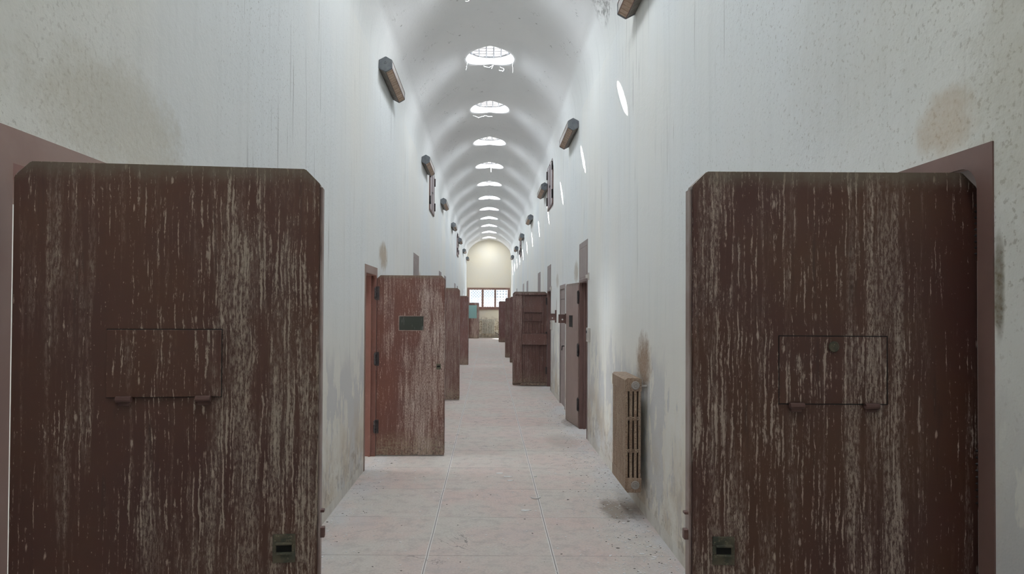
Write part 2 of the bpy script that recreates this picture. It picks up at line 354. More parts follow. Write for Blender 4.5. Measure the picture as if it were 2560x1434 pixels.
# ------------------------------------------------------------------ mesh helpers
class MB:
    def __init__(s): s.b = bmesh.new()
    def poly_prism(s, pts, axis, a0, a1):
        """pts: outline in the two other axes (order x,y,z without axis)"""
        def mk(p, a):
            l = list(p); l.insert(axis, a); return s.b.verts.new(l)
        lo = [mk(p, a0) for p in pts]; hi = [mk(p, a1) for p in pts]
        n = len(pts)
        s.b.faces.new(lo[::-1]); s.b.faces.new(hi)
        for i in range(n): s.b.faces.new((lo[i], lo[(i+1) % n], hi[(i+1) % n], hi[i]))
        return s
    def box(s, x0, x1, y0, y1, z0, z1):
        return s.poly_prism([(x0, y0), (x1, y0), (x1, y1), (x0, y1)], 2, z0, z1)
    def bbox(s, x0, x1, y0, y1, z0, z1, bev=.003, seg=2):
        t = MB(); t.box(min(x0, x1), max(x0, x1), min(y0, y1), max(y0, y1), min(z0, z1), max(z0, z1))
        bmesh.ops.recalc_face_normals(t.b, faces=t.b.faces[:])
        bmesh.ops.bevel(t.b, geom=t.b.edges[:], offset=bev, segments=seg, affect='EDGES', profile=.5)
        s.merge(t); return s
    def merge(s, t):
        me = bpy.data.meshes.new('tmp'); t.b.to_mesh(me); s.b.from_mesh(me); bpy.data.meshes.remove(me); t.b.free(); return s
    def cyl(s, p0, p1, r, n=12, r1=None, cap=True):
        p0 = Vector(p0); p1 = Vector(p1); d = (p1-p0).normalized(); r1 = r if r1 is None else r1
        u = d.orthogonal().normalized(); v = d.cross(u)
        A = [s.b.verts.new(p0+(u*math.cos(2*PI*i/n)+v*math.sin(2*PI*i/n))*r) for i in range(n)]
        B = [s.b.verts.new(p1+(u*math.cos(2*PI*i/n)+v*math.sin(2*PI*i/n))*r1) for i in range(n)]
        for i in range(n): s.b.faces.new((A[i], A[(i+1) % n], B[(i+1) % n], B[i]))
        if cap: s.b.faces.new(A[::-1]); s.b.faces.new(B)
        return s
    def torus(s, c, axis, R, r, n=24, m=8):
        c = Vector(c); a = Vector(axis).normalized(); u = a.orthogonal().normalized(); v = a.cross(u)
        g = []
        for i in range(n):
            t = 2*PI*i/n; d = u*math.cos(t)+v*math.sin(t)
            g.append([s.b.verts.new(c+d*(R+r*math.cos(2*PI*j/m))+a*r*math.sin(2*PI*j/m)) for j in range(m)])
        for i in range(n):
            for j in range(m):
                s.b.faces.new((g[i][j], g[(i+1) % n][j], g[(i+1) % n][(j+1) % m], g[i][(j+1) % m]))
        return s
    def tube(s, pts, r, n=6):
        for a, b in zip(pts, pts[1:]): s.cyl(a, b, r, n)
        return s
    def build(s, name, mat, parent=None, smooth=False, recalc=True):
        if recalc: bmesh.ops.recalc_face_normals(s.b, faces=s.b.faces[:])
        me = bpy.data.meshes.new(name); s.b.to_mesh(me); s.b.free()
        if smooth:
            for p in me.polygons: p.use_smooth = True
        me.materials.append(M[mat] if isinstance(mat, str) else mat)
        o = bpy.data.objects.new(name, me); COL.objects.link(o)
        if parent: o.parent = parent
        return o
def tag(o, label=None, cat=None, group=None, kind=None):
    if label: o['label'] = label
    if cat: o['category'] = cat
    if group: o['group'] = group
    if kind: o['kind'] = kind
    return o
def empty(name, loc=(0, 0, 0), rz=0.0):
    o = bpy.data.objects.new(name, None); COL.objects.link(o); o.location = loc; o.rotation_euler = (0, 0, rz); o.empty_display_size = .1
    return o
def copy_tree(o, parent=None):
    c = o.copy(); COL.objects.link(c)
    if parent: c.parent = parent
    for ch in [q for q in S.objects if q.parent == o]: copy_tree(ch, c)
    return c

# ------------------------------------------------------------------ setting
# doorways: (side, y0, y1, opening top, frame top, transom top or None, frame material)
DOORS = [
 # right wall
 (1, 1.692, 2.42, 1.965, 2.012, None, 'frame'),
 (1, 8.44, 9.12, 1.955, 1.985, 2.47, 'frame_dusk'),
 (1, 10.90, 11.61, 1.94, 2.00, None, 'transom'),
 (1, 13.40, 14.10, 1.965, 1.99, 2.48, 'frame_dusk'),
 (1, 16.12, 16.86, 1.96, 1.99, 2.48, 'frame_dusk'),
 (1, 19.05, 19.78, 1.96, 2.01, None, 'frame_dusk'),
 (1, 21.15, 21.90, 1.96, 1.99, 2.48, 'frame_dusk'),
 (1, 23.62, 24.36, 1.96, 1.99, 2.48, 'frame_dusk'),
 (1, 29.2, 29.94, 1.96, 1.99, 2.48, 'frame_dusk'),
 (1, 31.55, 32.30, 1.96, 2.01, None, 'frame_dusk'),
 # left wall
 (-1, 1.731, 2.46, 1.965, 2.055, None, 'frame_red'),
 (-1, 6.73, 7.37, 1.955, 2.035, None, 'frame_red'),
 (-1, 11.02, 11.76, 1.96, 1.99, 2.50, 'frame_dusk'),
 (-1, 16.62, 17.36, 1.96, 1.99, 2.52, 'frame_dusk'),
 (-1, 18.55, 19.28, 1.96, 1.99, 2.50, 'frame_dusk'),
 (-1, 24.05, 24.8, 1.96, 1.99, 2.50, 'frame_dusk'),
 (-1, 25.95, 26.65, 1.96, 1.99, 2.47, 'frame_dusk'),
 (-1, 32.3, 33.0, 1.96, 1.99, 2.52, 'frame_dusk'),
 (-1, 35.45, 36.22, 1.96, 2.01, None, 'frame_dusk'),
]
WT = 0.46     # wall thickness
SPRING = 4.25
def side_wall(side, name):
    mb = MB(); holes = sorted((d[1], d[2], d[3]) for d in DOORS if d[0] == side)
    xa, xb = side*HW, side*(HW+WT)
    def seg(y0, y1, z0, z1):
        ny = max(1, int((y1-y0)/1.0))
        mb.box(min(xa, xb), max(xa, xb), y0, y1, z0, z1)
    y = YN
    for (a, b, t) in holes:
        seg(y, a, 0, t); y = b
    seg(y, YF, 0, t)
    tt = 1.965
    # above the openings: one band per height so that no seam shows
    mb2 = []
    for (a, b, t) in holes:
        if t < tt: seg(a, b, t, tt)
    mb.b.free(); mb.b = bmesh.new()
    y = YN
    for (a, b, t) in holes:
        seg(y, a, 0, SPRING); seg(a, b, t, SPRING); y = b
    seg(y, YF, 0, SPRING)
    return tag(mb.build(name, name), kind='structure')
side_wall(-1, 'wall_left'); side_wall(1, 'wall_right')
# floor
mb = MB(); mb.box(-HW-WT-3.4, HW+WT+3.4, YN-.4, YF+.4, -.25, 0); tag(mb.build('floor', 'floor'), kind='structure')
# vault profile: (x, z) from the right spring to the crown
def vault_z(x):
    x = abs(x)
    xc, zc = 1.125, 4.80
    if x <= xc:
        R = 1.33; return CROWN - R + math.sqrt(R*R-x*x) - .035*(1-math.exp(-x/.16))*max(0, 1-x/xc)
    t = (HW-x)/(HW-xc)        # 0 at the wall, 1 at the crease
    R = 1.33; zcr = CROWN - R + math.sqrt(R*R-xc*xc)
    return SPRING + (zcr-SPRING)*(t**0.55)
def vault_xs():
    R = 1.33
    outer = [HW-(HW-1.125)*(k/8)**1.8 for k in range(0, 8)] + [1.125]
    a0 = math.asin(1.125/R); a1 = math.asin(.55/R); n = 14
    arc = [R*math.sin(a0+(a1-a0)*k/n) for k in range(1, n+1)]
    return outer+arc          # HW ... .55
XS = vault_xs()
bmv = bmesh.new(); AMP = -.045  # vault ripple added to strengthen the light arcs beside the skylights
def V(x, y):
    w = .5+.5*math.cos(2*PI*(y-SKY_Y0)/SKY_DY)
    s_ = min(1, max(0, (abs(x)-.45)/.35)) * min(1, max(0, (HW-abs(x))/.12))
    return bmv.verts.new((x, y, vault_z(x) + AMP*w*s_))
HALF = .55; NP = 12
def ygrid():
    ys = []; y = YN
    stops = []
    for c0 in SKYLIGHTS: stops += [c0-HALF, c0+HALF]
    ys = [YN-.2]
    for st in stops + [YF+.2]:
        a = ys[-1]; n = NP if abs(st-a-2*HALF) < 1e-6 else max(1, int(round((st-a)/.16)))
        ys += [a+(st-a)*k/n for k in range(1, n+1)]
    return ys
YS = ygrid()
for sgn in (1, -1):
    cols = [[V(sgn*x, y) for y in YS] for x in XS]
    for i in range(len(XS)-1):
        for j in range(len(YS)-1):
            bmv.faces.new((cols[i][j], cols[i+1][j], cols[i+1][j+1], cols[i][j+1]))
inx = [-HALF+2*HALF*k/NP for k in range(NP+1)]
def in_patch(ym): return any(abs(ym-c0) < HALF for c0 in SKYLIGHTS)
cols = [[V(x, y) for y in YS] for x in inx]
for i in range(NP):
    for j in range(len(YS)-1):
        if in_patch((YS[j]+YS[j+1])/2): continue
        bmv.faces.new((cols[i][j], cols[i+1][j], cols[i+1][j+1], cols[i][j+1]))
for c0 in SKYLIGHTS:
    if True:
        sq = []
        for k in range(NP): sq.append((-HALF+2*HALF*k/NP, -HALF))
        for k in range(NP): sq.append((HALF, -HALF+2*HALF*k/NP))
        for k in range(NP): sq.append((HALF-2*HALF*k/NP, HALF))
        for k in range(NP): sq.append((-HALF, HALF-2*HALF*k/NP))
        rings = []
        for q in range(6):
            t = q/5; ring = []
            for (a, b) in sq:
                l = math.hypot(a, b); ca, cb = a/l*SKY_R, b/l*SKY_R
                ring.append(V(a*(1-t)+ca*t, c0+b*(1-t)+cb*t))
            rings.append(ring)
        # rounded lip, then the shaft
        n = len(sq)
        for q in range(5):
            for k in range(n): bmv.faces.new((rings[q][k], rings[q][(k+1) % n], rings[q+1][(k+1) % n], rings[q+1][k]))
        last = rings[-1]
        for (rr, dz) in ((SKY_R-.008, .010), (SKY_R-.012, .03), (SKY_R-.012, None)):
            nr = []
            for vtx in last:
                a = Vector((vtx.co.x, vtx.co.y-c0)); a = a.normalized()*rr
                z = (vtx.co.z+dz) if dz is not None else CROWN+SHAFT+.01
                nr.append(bmv.verts.new((a.x, a.y+c0, z)))
            for k in range(n): bmv.faces.new((last[k], last[(k+1) % n], nr[(k+1) % n], nr[k]))
            last = nr
bmesh.ops.remove_doubles(bmv, verts=bmv.verts[:], dist=.0008)
for f in bmv.faces: f.smooth = True
me = bpy.data.meshes.new('ceiling'); bmesh.ops.recalc_face_normals(bmv, faces=bmv.faces[:]); bmv.to_mesh(me); bmv.free()
me.materials.append(M['vault'])
ceil = bpy.data.objects.new('ceiling', me); COL.objects.link(ceil); tag(ceil, kind='structure')

# end walls (the far one has the window opening)
WX0, WX1, WZ0, WZ1 = -1.17, 1.15, 1.60, 2.74
mb = MB(); T0, T1 = YF, YF+.4; B_ = HW+.3
mb.box(-B_, B_, T0, T1, -.02, WZ0); mb.box(-B_, B_, T0, T1, WZ1, 6.2); mb.box(-B_, WX0, T0, T1, WZ0, WZ1); mb.box(WX1, B_, T0, T1, WZ0, WZ1)
tag(mb.build('wall_far', 'cream'), kind='structure')
mb = MB(); mb.box(-B_, B_, YN-.4, YN, -.02, 6.2); tag(mb.build('wall_near', 'vault'), kind='structure')
# far window
wf = MB(); y0, y1 = YF-.05, YF+.10; fw = .075
wf.box(WX0, WX1, y0, y1, WZ1-.11, WZ1); wf.box(WX0, WX1, y0, y1, WZ0, WZ0+.10)
wf.box(WX0, WX0+.12, y0, y1, WZ0+.10, WZ1-.11); wf.box(WX1-.12, WX1, y0, y1, WZ0+.10, WZ1-.11)
pv = [(-1.02, -.40), (-.28, .30), (.40, 1.03)]
wf.box(-.40, -.28, y0, y1, WZ0+.10, WZ1-.11); wf.box(.30, .40, y0, y1, WZ0+.10, WZ1-.11)
win = tag(wf.build('window_1', 'winframe'), kind='structure')
MB().box(WX0-.04, WX1+.04, YF-.09, YF-.0, WZ0-.05, WZ0+.0).build('window_sill', 'winframe', win)
for k, (a, b) in enumerate(pv):
    MB().box(a-.03, b+.03, YF+.05, YF+.056, WZ0+.08, WZ1-.09).build('window_pane', 'glass', win)
    mb = MB(); za, zb = WZ0+.10, WZ1-.11; nx, nz = 4, 6
    r = .011 if k == 2 else .006
    for i in range(1, nx+1):
        x = a+(b-a)*(i-.5)/nx; mb.cyl((x, YF+.085, za), (x, YF+.085, zb), r, 6)
    for j in range(1, nz+1):
        z = za+(zb-za)*(j-.5)/nz; mb.cyl((a, YF+.085, z), (b, YF+.085, z), r, 6)
        if k == 2:
            for i in range(1, nx+1): mb.cyl((a+(b-a)*(i-.5)/nx, YF+.07, z), (a+(b-a)*(i-.5)/nx, YF+.10, z), .026, 8)
    mb.build('window_lattice', 'lattice' if k == 2 else 'bars', win)
    if k < 2:
        mb = MB()
        for i in range(4):
            for j in range(6): mb.torus((a+(b-a)*(i+.5)/4, YF+.11, za+(zb-za)*(j+.5)/6), (0, 1, 0), .072, .010, 14, 5)
        mb.build('window_ornament', 'lattice_pale', win)

# doorframes with reveals and transom panels
def doorframe(idx, d, closed_mat=None):
    side, a, b, top, ftop, tr, mat = d
    s_ = side; e = .004; fr = MB()
    def bx(x0, x1, *r): fr.box(min(s_*x0, s_*x1), max(s_*x0, s_*x1), *r)
    fa, fb = (.052 if side > 0 or a > 3 else .16, .045)
    # face plates on the wall
    f2 = MB()
    def bf(x0, x1, *r): f2.box(min(s_*x0, s_*x1), max(s_*x0, s_*x1), *r)
    bf(HW-e, HW+.003, a-fa, a, 0, ftop); bf(HW-e, HW+.003, b, b+fb, 0, ftop); bf(HW-e, HW+.003, a, b, top, ftop)
    bx(HW+.003, HW+.02, a-fa, a, 0, ftop); bx(HW+.003, HW+.02, b, b+fb, 0, ftop)
    # reveal lining
    bx(HW, HW+WT, a, a+.006, 0, top); bx(HW, HW+WT, b-.006, b, 0, top); bx(HW, HW+WT, a, b, top-.006, top)
    # rebate stops
    bx(HW+.05, HW+.075, a+.006, a+.028, 0, top); bx(HW+.05, HW+.075, b-.028, b-.006, 0, top)
    # rounded upper corners of the opening
    for (yy, sg) in ((a, 1), (b, -1)):
        pts = [(yy, top)]
        for k in range(7):
            t = k/6*PI/2; pts.append((yy+sg*(.06-.06*math.sin(t)), top-.06+.06*math.cos(t)))
        x0, x1 = sorted((s_*(HW-e), s_*(HW+.03)))
        fr.poly_prism(pts, 0, x0, x1)
    o = tag(fr.build('door_%d' % idx, mat), kind='structure')
    f2.build('face_plate', 'face_red_lit' if mat == 'frame_red' else mat, o)
    if tr:
        t_ = MB(); x0, x1 = sorted((s_*(HW-.003), s_*(HW+.02)))
        t_.box(x0, x1, a-fa, b+fb, ftop, tr)
        tp = t_.build('transom_panel', 'transom', o)
        gr = MB(); x0, x1 = sorted((s_*(HW-.0045), s_*(HW-.002)))
        gr.box(x0, x1, a-.01, b+.01, tr-.075, tr-.069); gr.box(x0, x1, a-.01, b+.01, ftop+.022, ftop+.028)
        gr.box(x0, x1, a-.016, a-.010, ftop+.022, tr-.069); gr.box(x0, x1, b+.010, b+.016, ftop+.022, tr-.069)
        gr.build('transom_rim', 'frame_dusk', o)
    return o
for i, d in enumerate(DOORS): doorframe(i+1, d)

# ------------------------------------------------------------------ cells behind the open doorways
OPEN = [(1, 1.697, 2.42), (1, 8.44, 9.12), (1, 13.4, 14.1), (1, 19.05, 19.78), (1, 21.15, 21.9), (1, 31.55, 32.3),
        (-1, 1.737, 2.46), (-1, 6.73, 7.37), (-1, 11.02, 11.76), (-1, 18.55, 19.28), (-1, 35.45, 36.22)]
for (s_, a, b) in OPEN:
    c = (a+b)/2; y0, y1 = c-1.0, c+1.0; H = 2.7; x0, x1 = HW+WT, HW+WT+3.0; t = .08
    mb = MB()
    def bx(xa, xb, *r): mb.box(min(s_*xa, s_*xb), max(s_*xa, s_*xb), *r)
    bx(x0, x1+t, y0-t, y0, 0, H); bx(x0, x1+t, y1, y1+t, 0, H); bx(x0, x1+t, y0-t, y1+t, H, H+t)
    wz0, wz1 = 1.5, 2.4; wy0, wy1 = c-.55, c+.55
    bx(x1, x1+t, y0, y1, 0, wz0); bx(x1, x1+t, y0, y1, wz1, H); bx(x1, x1+t, y0, wy0, wz0, wz1); bx(x1, x1+t, wy1, y1, wz0, wz1)
    tag(mb.build('wall_cell', 'cell'), kind='structure')
    wb = MB()
    for k in range(1, 6):
        yy = wy0+(wy1-wy0)*k/6; wb.cyl((s_*(x1+.04), yy, wz0), (s_*(x1+.04), yy, wz1), .009, 6)
    tag(wb.build('window_2', 'iron'), kind='structure')
    ld = bpy.data.lights.new('cell_window_daylight', 'AREA'); ld.shape = 'RECTANGLE'; ld.size = .88; ld.size_y = 1.08; ld.energy = 130 if (s_ < 0 and 6 < a < 7) else 60; ld.color = (.90, .95, 1)
    lo = bpy.data.objects.new('cell_window_daylight', ld); COL.objects.link(lo)
    lo.location = (s_*(x1+.12), c, (wz0+wz1)/2); lo.rotation_euler = (0, s_*PI/2, 0)

# ------------------------------------------------------------------ skylight grilles
ORD = ['second', 'third', 'fourth', 'fifth', 'sixth', 'seventh', 'eighth', 'ninth', 'tenth', 'eleventh']
gz = CROWN+.10
root0 = empty('skylight_grille', (0, 0, gz))
mb = MB(); mb.torus((0, 0, 0), (0, 0, 1), SKY_R-.020, .008, 40, 6); mb.build('rim', 'bars', root0)
R_ = SKY_R-.02
for i in range(-3, 4):
    y = i*.110; h = math.sqrt(max(0, R_*R_-y*y))
    if h > .05: MB().cyl((-h, y, .006), (h, y, .006), .009, 6).build('cross_bar', 'bars', root0)
for i in range(-3, 3):
    x = (i+.5)*.112; h = math.sqrt(max(0, R_*R_-x*x))
    if h > .05: MB().cyl((x, -h, -.004), (x, h, -.004), .010, 6).build('long_bar', 'bars', root0)
vis = [y for y in SKYLIGHTS if y > 9]
for k, y in enumerate(vis):
    o = root0 if k == 0 else copy_tree(root0)
    o.location = (0, y, gz)
    lab = 'barred round skylight in the vault, the nearest and largest one seen' if k == 0 else (
        'barred round skylight in the vault, the last one before the cream end wall' if k == len(vis)-1 else
        'barred round skylight in the vault, %s in the row from the camera' % ORD[k-1])
    tag(o, lab, 'skylight', 'round skylights along the vault')

# ------------------------------------------------------------------ cell doors
DW, DH, DT = .735, 1.945, .045
def hinge(parent, x, y, z, h=.12, mat='iron', side=1):
    mb = MB(); mb.cyl((x, y, z-h/2), (x, y, z+h/2), .013, 10)
    for k in range(9):
        zz = z-h/2+h*(k+.5)/9; mb.torus((x, y, zz), (0, 0, 1), .013, .0035, 12, 5)
    mb.cyl((x, y, z+h/2), (x, y, z+h/2+.012), .010, 8, .004); mb.cyl((x, y, z-h/2-.012), (x, y, z-h/2), .004, 8, .010)
    mb.bbox(x+.006, x+.040, y+.004, y+.010, z-h*.62, z+h*.62, .002)
    for zz in (z-h*.52, z+h*.52): mb.cyl((x+.03, y-.003, zz), (x+.03, y+.008, zz), .006, 8)
    return mb.build('hinge', mat, parent)
def leaf_outline(w, h, c=.038):
    return [(0, 0), (w, 0), (w, h-c), (w-c, h), (c, h), (0, h-c)]
def base_leaf(root, mat, edge_mat='edge', w=DW, h=DH, z0=.012):
    """leaf in local axes: x across from the hinge, y thickness (face toward -y), z up"""
    mb = MB(); t = MB(); t.poly_prism([(p[0], p[1]+z0) for p in leaf_outline(w, h)], 1, 0, DT)
    bmesh.ops.recalc_face_normals(t.b, faces=t.b.faces[:])
    bmesh.ops.bevel(t.b, geom=t.b.edges[:], offset=.0025, segments=2, affect='EDGES')
    mb.merge(t); lf = mb.build('leaf', mat, root)
    e = MB(); t = MB()
    e.bbox(w, w+.006, .006, DT-.004, z0+.02, z0+h-.045, .0015)
    e.build('edge_strip', edge_mat, root)
    return lf
def lock(root, x, z, s=1.0, y=0.0):
    l = MB(); w, h = .056*s, .072*s
    # square escutcheon with a raised rim around a sunk keyhole box
    l.bbox(x-w/2, x+w/2, y-.004, y+.004, z+h*.18, z+h/2, .0015); l.bbox(x-w/2, x+w/2, y-.004, y+.004, z-h/2, z-h*.12, .0015)
    l.bbox(x-w/2, x-w*.34, y-.004, y+.004, z-h*.12, z+h*.18, .001); l.bbox(x+w*.34, x+w/2, y-.004, y+.004, z-h*.12, z+h*.18, .001)
    l.bbox(x-w*.38, x+w*.38, y-.012, y-.002, z+h*.14, z+h*.24, .003)
    l.bbox(x-w*.34, x+w*.34, y-.008, y-.002, z-h*.22, z-h*.12, .002)
    o = l.build('lock_plate', 'lock', root)
    k = MB(); k.bbox(x-w*.34, x+w*.34, y-.0022, y-.0012, z-h*.12, z+h*.14, .0004); k.build('keyhole', 'black', o)
    return o
def outer_hatch(root, x0, x1, z0, z1, mat, knob=True, raised=.006):
    h = MB(); h.bbox(x0, x1, -raised, .004, z0, z1, .0018); o = h.build('food_hatch', mat, root)
    g_ = MB(); e = .0016
    g_.box(x0-e, x1+e, -.0012, .001, z1, z1+e*1.3); g_.box(x1, x1+e, -.0012, .001, z0, z1); g_.box(x0-e, x0, -.0012, .001, z0, z1); g_.box(x0-e, x1+e, -.0012, .001, z0-e, z0)
    g_.build('hatch_gap', 'black', root)
    for xx in (x0+(x1-x0)*.16, x0+(x1-x0)*.85):
        b = MB(); b.cyl((xx-.018, -.010, z0-.004), (xx+.018, -.010, z0-.004), .008, 10); b.bbox(xx-.014, xx+.014, -.008, -.001, z0-.020, z0-.004, .002)
        b.build('hatch_hinge', 'rust_iron', o)
    if knob:
        k = MB(); k.cyl((x0+(x1-x0)*.50, -raised-.006, z1-.026), (x0+(x1-x0)*.50, -raised, z1-.026), .010, 14); k.torus((x0+(x1-x0)*.50, -raised-.004, z1-.026), (0, 1, 0), .011, .003, 16, 6)
        k.build('hatch_knob', 'lock', o)
    return o
def bolts(root, w=DW):
    for (z, h, l) in ((1.02, .026, .013), (1.075, .007, .012)):
        b = MB(); b.bbox(w+.004, w+.004+l, .012, .030, z-h/2, z+h/2, .002); b.build('lock_bolt', 'rust_iron', root)

# left near door: hinged at the near jamb, outer face to the camera
def make_near(name_mat, edge_mat='edge'):
    r = empty('cell_door'); base_leaf(r, name_mat, edge_mat); bolts(r)
    return r
def place(o, side, hx, hy, ang):
    """ang 0 = leaf standing straight across the corridor; positive swings the free edge away from the camera"""
    o.location = (hx, hy, 0)
    o.rotation_euler = (0, 0, ang if side < 0 else ang)
    return o
# (local x runs from the hinge into the corridor: on the right wall the mesh is mirrored by building with negative x)
def mirror(o):
    for ch in [q for q in S.objects if q.parent == o]:
        mirror(ch)
        if ch.type == 'MESH':
            me = ch.data
            for v in me.vertices: v.co.x = -v.co.x
            me.flip_normals()
HXL, HXR = -1.166, 1.252
L1 = make_near('door_dark')
ohL = outer_hatch(L1, .222, .495, 1.375, 1.543, 'door_dark', knob=False, raised=.007)
lock(L1, .653, .988)
for z, h_ in ((.45, .13), (1.21, .13), (1.76, .16)): hinge(L1, .012, .030, z, h_)
place(L1, -1, HXL, 1.662, math.atan2(.087, .727))
tag(L1, 'dark brown steel cell door at the camera with raised hatch flap, left wall', 'door', 'brown steel cell doors', 'thing')
R1 = make_near('door_dark2')
outer_hatch(R1, .235, .512, 1.360, 1.533, 'door_dark2', knob=True, raised=.0012)
lock(R1, .655, .984)
for z, h_ in ((.50, .13), (1.175, .15), (1.81, .14)): hinge(R1, -.001, .012, z, h_)
mirror(R1); place(R1, 1, 1.259, 1.75, 0)
tag(R1, 'dark brown steel cell door at the camera, flush hatch with round knob, right wall', 'door', 'brown steel cell doors', 'thing')

# plain inner-face leaves (hinged at the far jamb)
def inner_glass(root, x0, x1, z0, z1, mat='dark_glass', trim='edge'):
    g_ = MB(); g_.bbox(x0, x1, -.0025, .006, z0, z1, .001); o = g_.build('spy_window', mat, root)
    f_ = MB(); e = .007
    f_.box(x0-e, x1+e, -.004, .004, z1, z1+e); f_.box(x0-e, x1+e, -.004, .004, z0-e, z0); f_.box(x0-e, x0, -.004, .004, z0, z1); f_.box(x1, x1+e, -.004, .004, z0, z1)
    f_.build('window_trim', trim, o)
    return o
def leaf_at(side, hx, hy, fx, fy, mat, label, kind='plain', glass=None, zh=DH):
    r = empty('cell_door'); w = math.hypot(fx-hx, fy-hy)
    base_leaf(r, mat, 'edge' if kind != 'plain' else 'edge', w=w-.006, h=zh)
    if kind == 'glass':
        inner_glass(r, .243, .505, 1.362, 1.512)
        lock(r, .672, .968, .85)
    if kind == 'slot':
        inner_glass(r, .30, .50, 1.35, 1.51, 'black', 'edge')  # black sheet painted in for the darkness of the open hatch hole
    if kind == 'ribbed':
        # planted stile, top rail, ribs, cross band and foot rail on the inner face
        st = MB(); st.bbox(w*.72, w-.012, -.030, .002, .06, zh-.045, .004); st.build('stile', mat, r)
        tr_ = MB(); tr_.bbox(.01, w-.05, -.055, .002, zh-.055, zh-.012, .004); tr_.build('top_rail', mat, r)
        bb = MB(); bb.bbox(.0, w*.72, -.075, .002, .855, 1.085, .005); bb.build('cross_band', mat, r)
        fr_ = MB(); fr_.bbox(.0, w*.76, -.085, .002, .018, .065, .005); fr_.build('foot_rail', mat, r)
        for k in range(6):
            x = .07+k*.078; ra = MB(); ra.bbox(x, x+.032, -.016, .002, .066, .854, .007); ra.build('rib', mat, r)
            rb = MB(); rb.bbox(x, x+.032, -.016, .002, 1.086, zh-.056, .007) if k in (0, 5) else rb.bbox(x, x+.032, -.016, .002, 1.086, 1.30, .007)
            rb.build('rib', mat, r)
        hb = MB(); x0, x1 = .10, .50; za, zb = 1.345, 1.535
        hb.bbox(x0, x1, -.034, .0, zb-.012, zb, .003); hb.bbox(x0, x1, -.034, .0, za, za+.012, .003); hb.bbox(x0, x0+.012, -.03, .0, za, zb, .003)
        hb.bbox(x1-.012, x1, -.03, .0, za, zb, .003); hb.bbox(x0+.27, x0+.284, -.03, .0, za, zb, .003)
        ho = hb.build('hatch_frame', mat, r)
        for xx in (x0+.235, x0+.335):
            k_ = MB(); k_.bbox(xx-.024, xx+.024, -.022, .0, za+.05, zb-.045, .004); k_.bbox(xx-.030, xx+.03, -.034, .0, za+.02, za+.045, .004); k_.build('hatch_latch', 'rust_iron', ho)
    if kind == 'half_glazed':
        inner_glass(r, .10, w-.13, 1.08, 1.78, 'teal_glass', 'door_red')
    for z in (.32, 1.05, 1.76): hinge(r, -.012, -.006, z, .15 if kind == 'slot' else .12)
    if side > 0: mirror(r)
    ang = math.atan2(fy-hy, fx-hx)
    if side > 0: ang = math.atan2(fy-hy, fx-hx) - PI
    r.location = (hx, hy, 0); r.rotation_euler = (0, 0, ang)
    return tag(r, label, 'door', 'brown steel cell doors', 'thing')
leaf_at(-1, -1.213, 7.37, -.472, 7.40, 'door_red', 'red-brown steel cell door with a dark glass spy window, standing open', 'glass')
leaf_at(-1, -1.213, 11.88, -.503, 11.88, 'door_worn', 'worn streaked brown door standing open just behind the one with the spy window')
leaf_at(-1, -1.195, 19.36, -.575, 19.20, 'door_plum', 'plum-brown open cell door, third leaf beyond the near door on the left wall')
leaf_at(-1, -1.213, 36.33, -.51, 36.36, 'door_red', 'half-glazed red-brown door with a turquoise pane, by the end wall', 'half_glazed', zh=1.90)
leaf_at(1, 1.205, 9.16, 1.118, 9.87, 'door_pale', 'pale pink-brown cell door folded back against the right wall beyond the radiator', 'slot')
leaf_at(1, 1.213, 14.16, .500, 14.20, 'door_worn', 'brown cell door showing its ribbed inner side with a broad cross band', 'ribbed')
leaf_at(1, 1.185, 19.85, .625, 20.15, 'door_plum', 'brown open cell door, a thin strip just behind the ribbed one')
leaf_at(1, 1.185, 21.98, .535, 22.25, 'door_worn', 'streaked brown open cell door, second leaf behind the ribbed one')
leaf_at(1, 1.213, 32.38, .476, 32.40, 'door_plum', 'plain dark red open door, farthest leaf on the right wall')
# closed leaves in their frames
def closed_leaf(side, a, b, top, mat, label, detail=False):
    r = empty('cell_door', (side*(HW+.012), (a+b)/2, 0)); w = b-a-.02; h = top-.02
    t = MB(); x0, x1 = sorted((0, side*.04)); t.bbox(x0, x1, -w/2, w/2, .012, h, .003); t.build('leaf', mat, r)
    x0, x1 = sorted((-side*.004, side*.001))
    if detail:
        l_ = MB(); l_.box(x0, x1, -w/2+.01, w/2-.01, h-.16, h-.154); l_.build('panel_seam', 'black', r)
        k_ = MB(); k_.cyl((0, -w/2+.16, 1.0), (-side*.035, -w/2+.16, 1.0), .008, 8); k_.cyl((-side*.035, -w/2+.16, 1.0), (-side*.035, -w/2+.22, .93), .008, 8); k_.build('handle', 'iron', r)
    else:
        l_ = MB(); l_.box(x0, x1, -.13, .13, 1.36, 1.53); l_.build('food_hatch', 'frame_dusk', r)
    return tag(r, label, 'door', 'closed cell doors', 'thing')
closed_leaf(1, 10.90, 11.61, 1.94, 'transom', 'narrow pale mauve-brown door closed flush in the right wall, behind the folded door', True)
closed_leaf(1, 16.12, 16.86, 1.96, 'door_plum', 'closed brown door on the right, under the first panel past the ribbed door')
closed_leaf(1, 23.62, 24.36, 1.96, 'door_plum', 'closed brown door on the right wall, midway along the corridor')
closed_leaf(1, 29.2, 29.94, 1.96, 'door_plum', 'closed brown door on the right wall, the farthest shut one')
closed_leaf(-1, 16.62, 17.36, 1.96, 'door_plum', 'closed brown door on the left, between the worn and plum open doors')
closed_leaf(-1, 24.05, 24.80, 1.96, 'door_plum', 'closed brown door on the left, first past the plum open door')
closed_leaf(-1, 25.95, 26.65, 1.96, 'door_plum', 'closed brown door on the left, second past the plum open door')
closed_leaf(-1, 32.3, 33.0, 1.96, 'door_plum', 'closed brown door on the left, last before the turquoise-paned one')

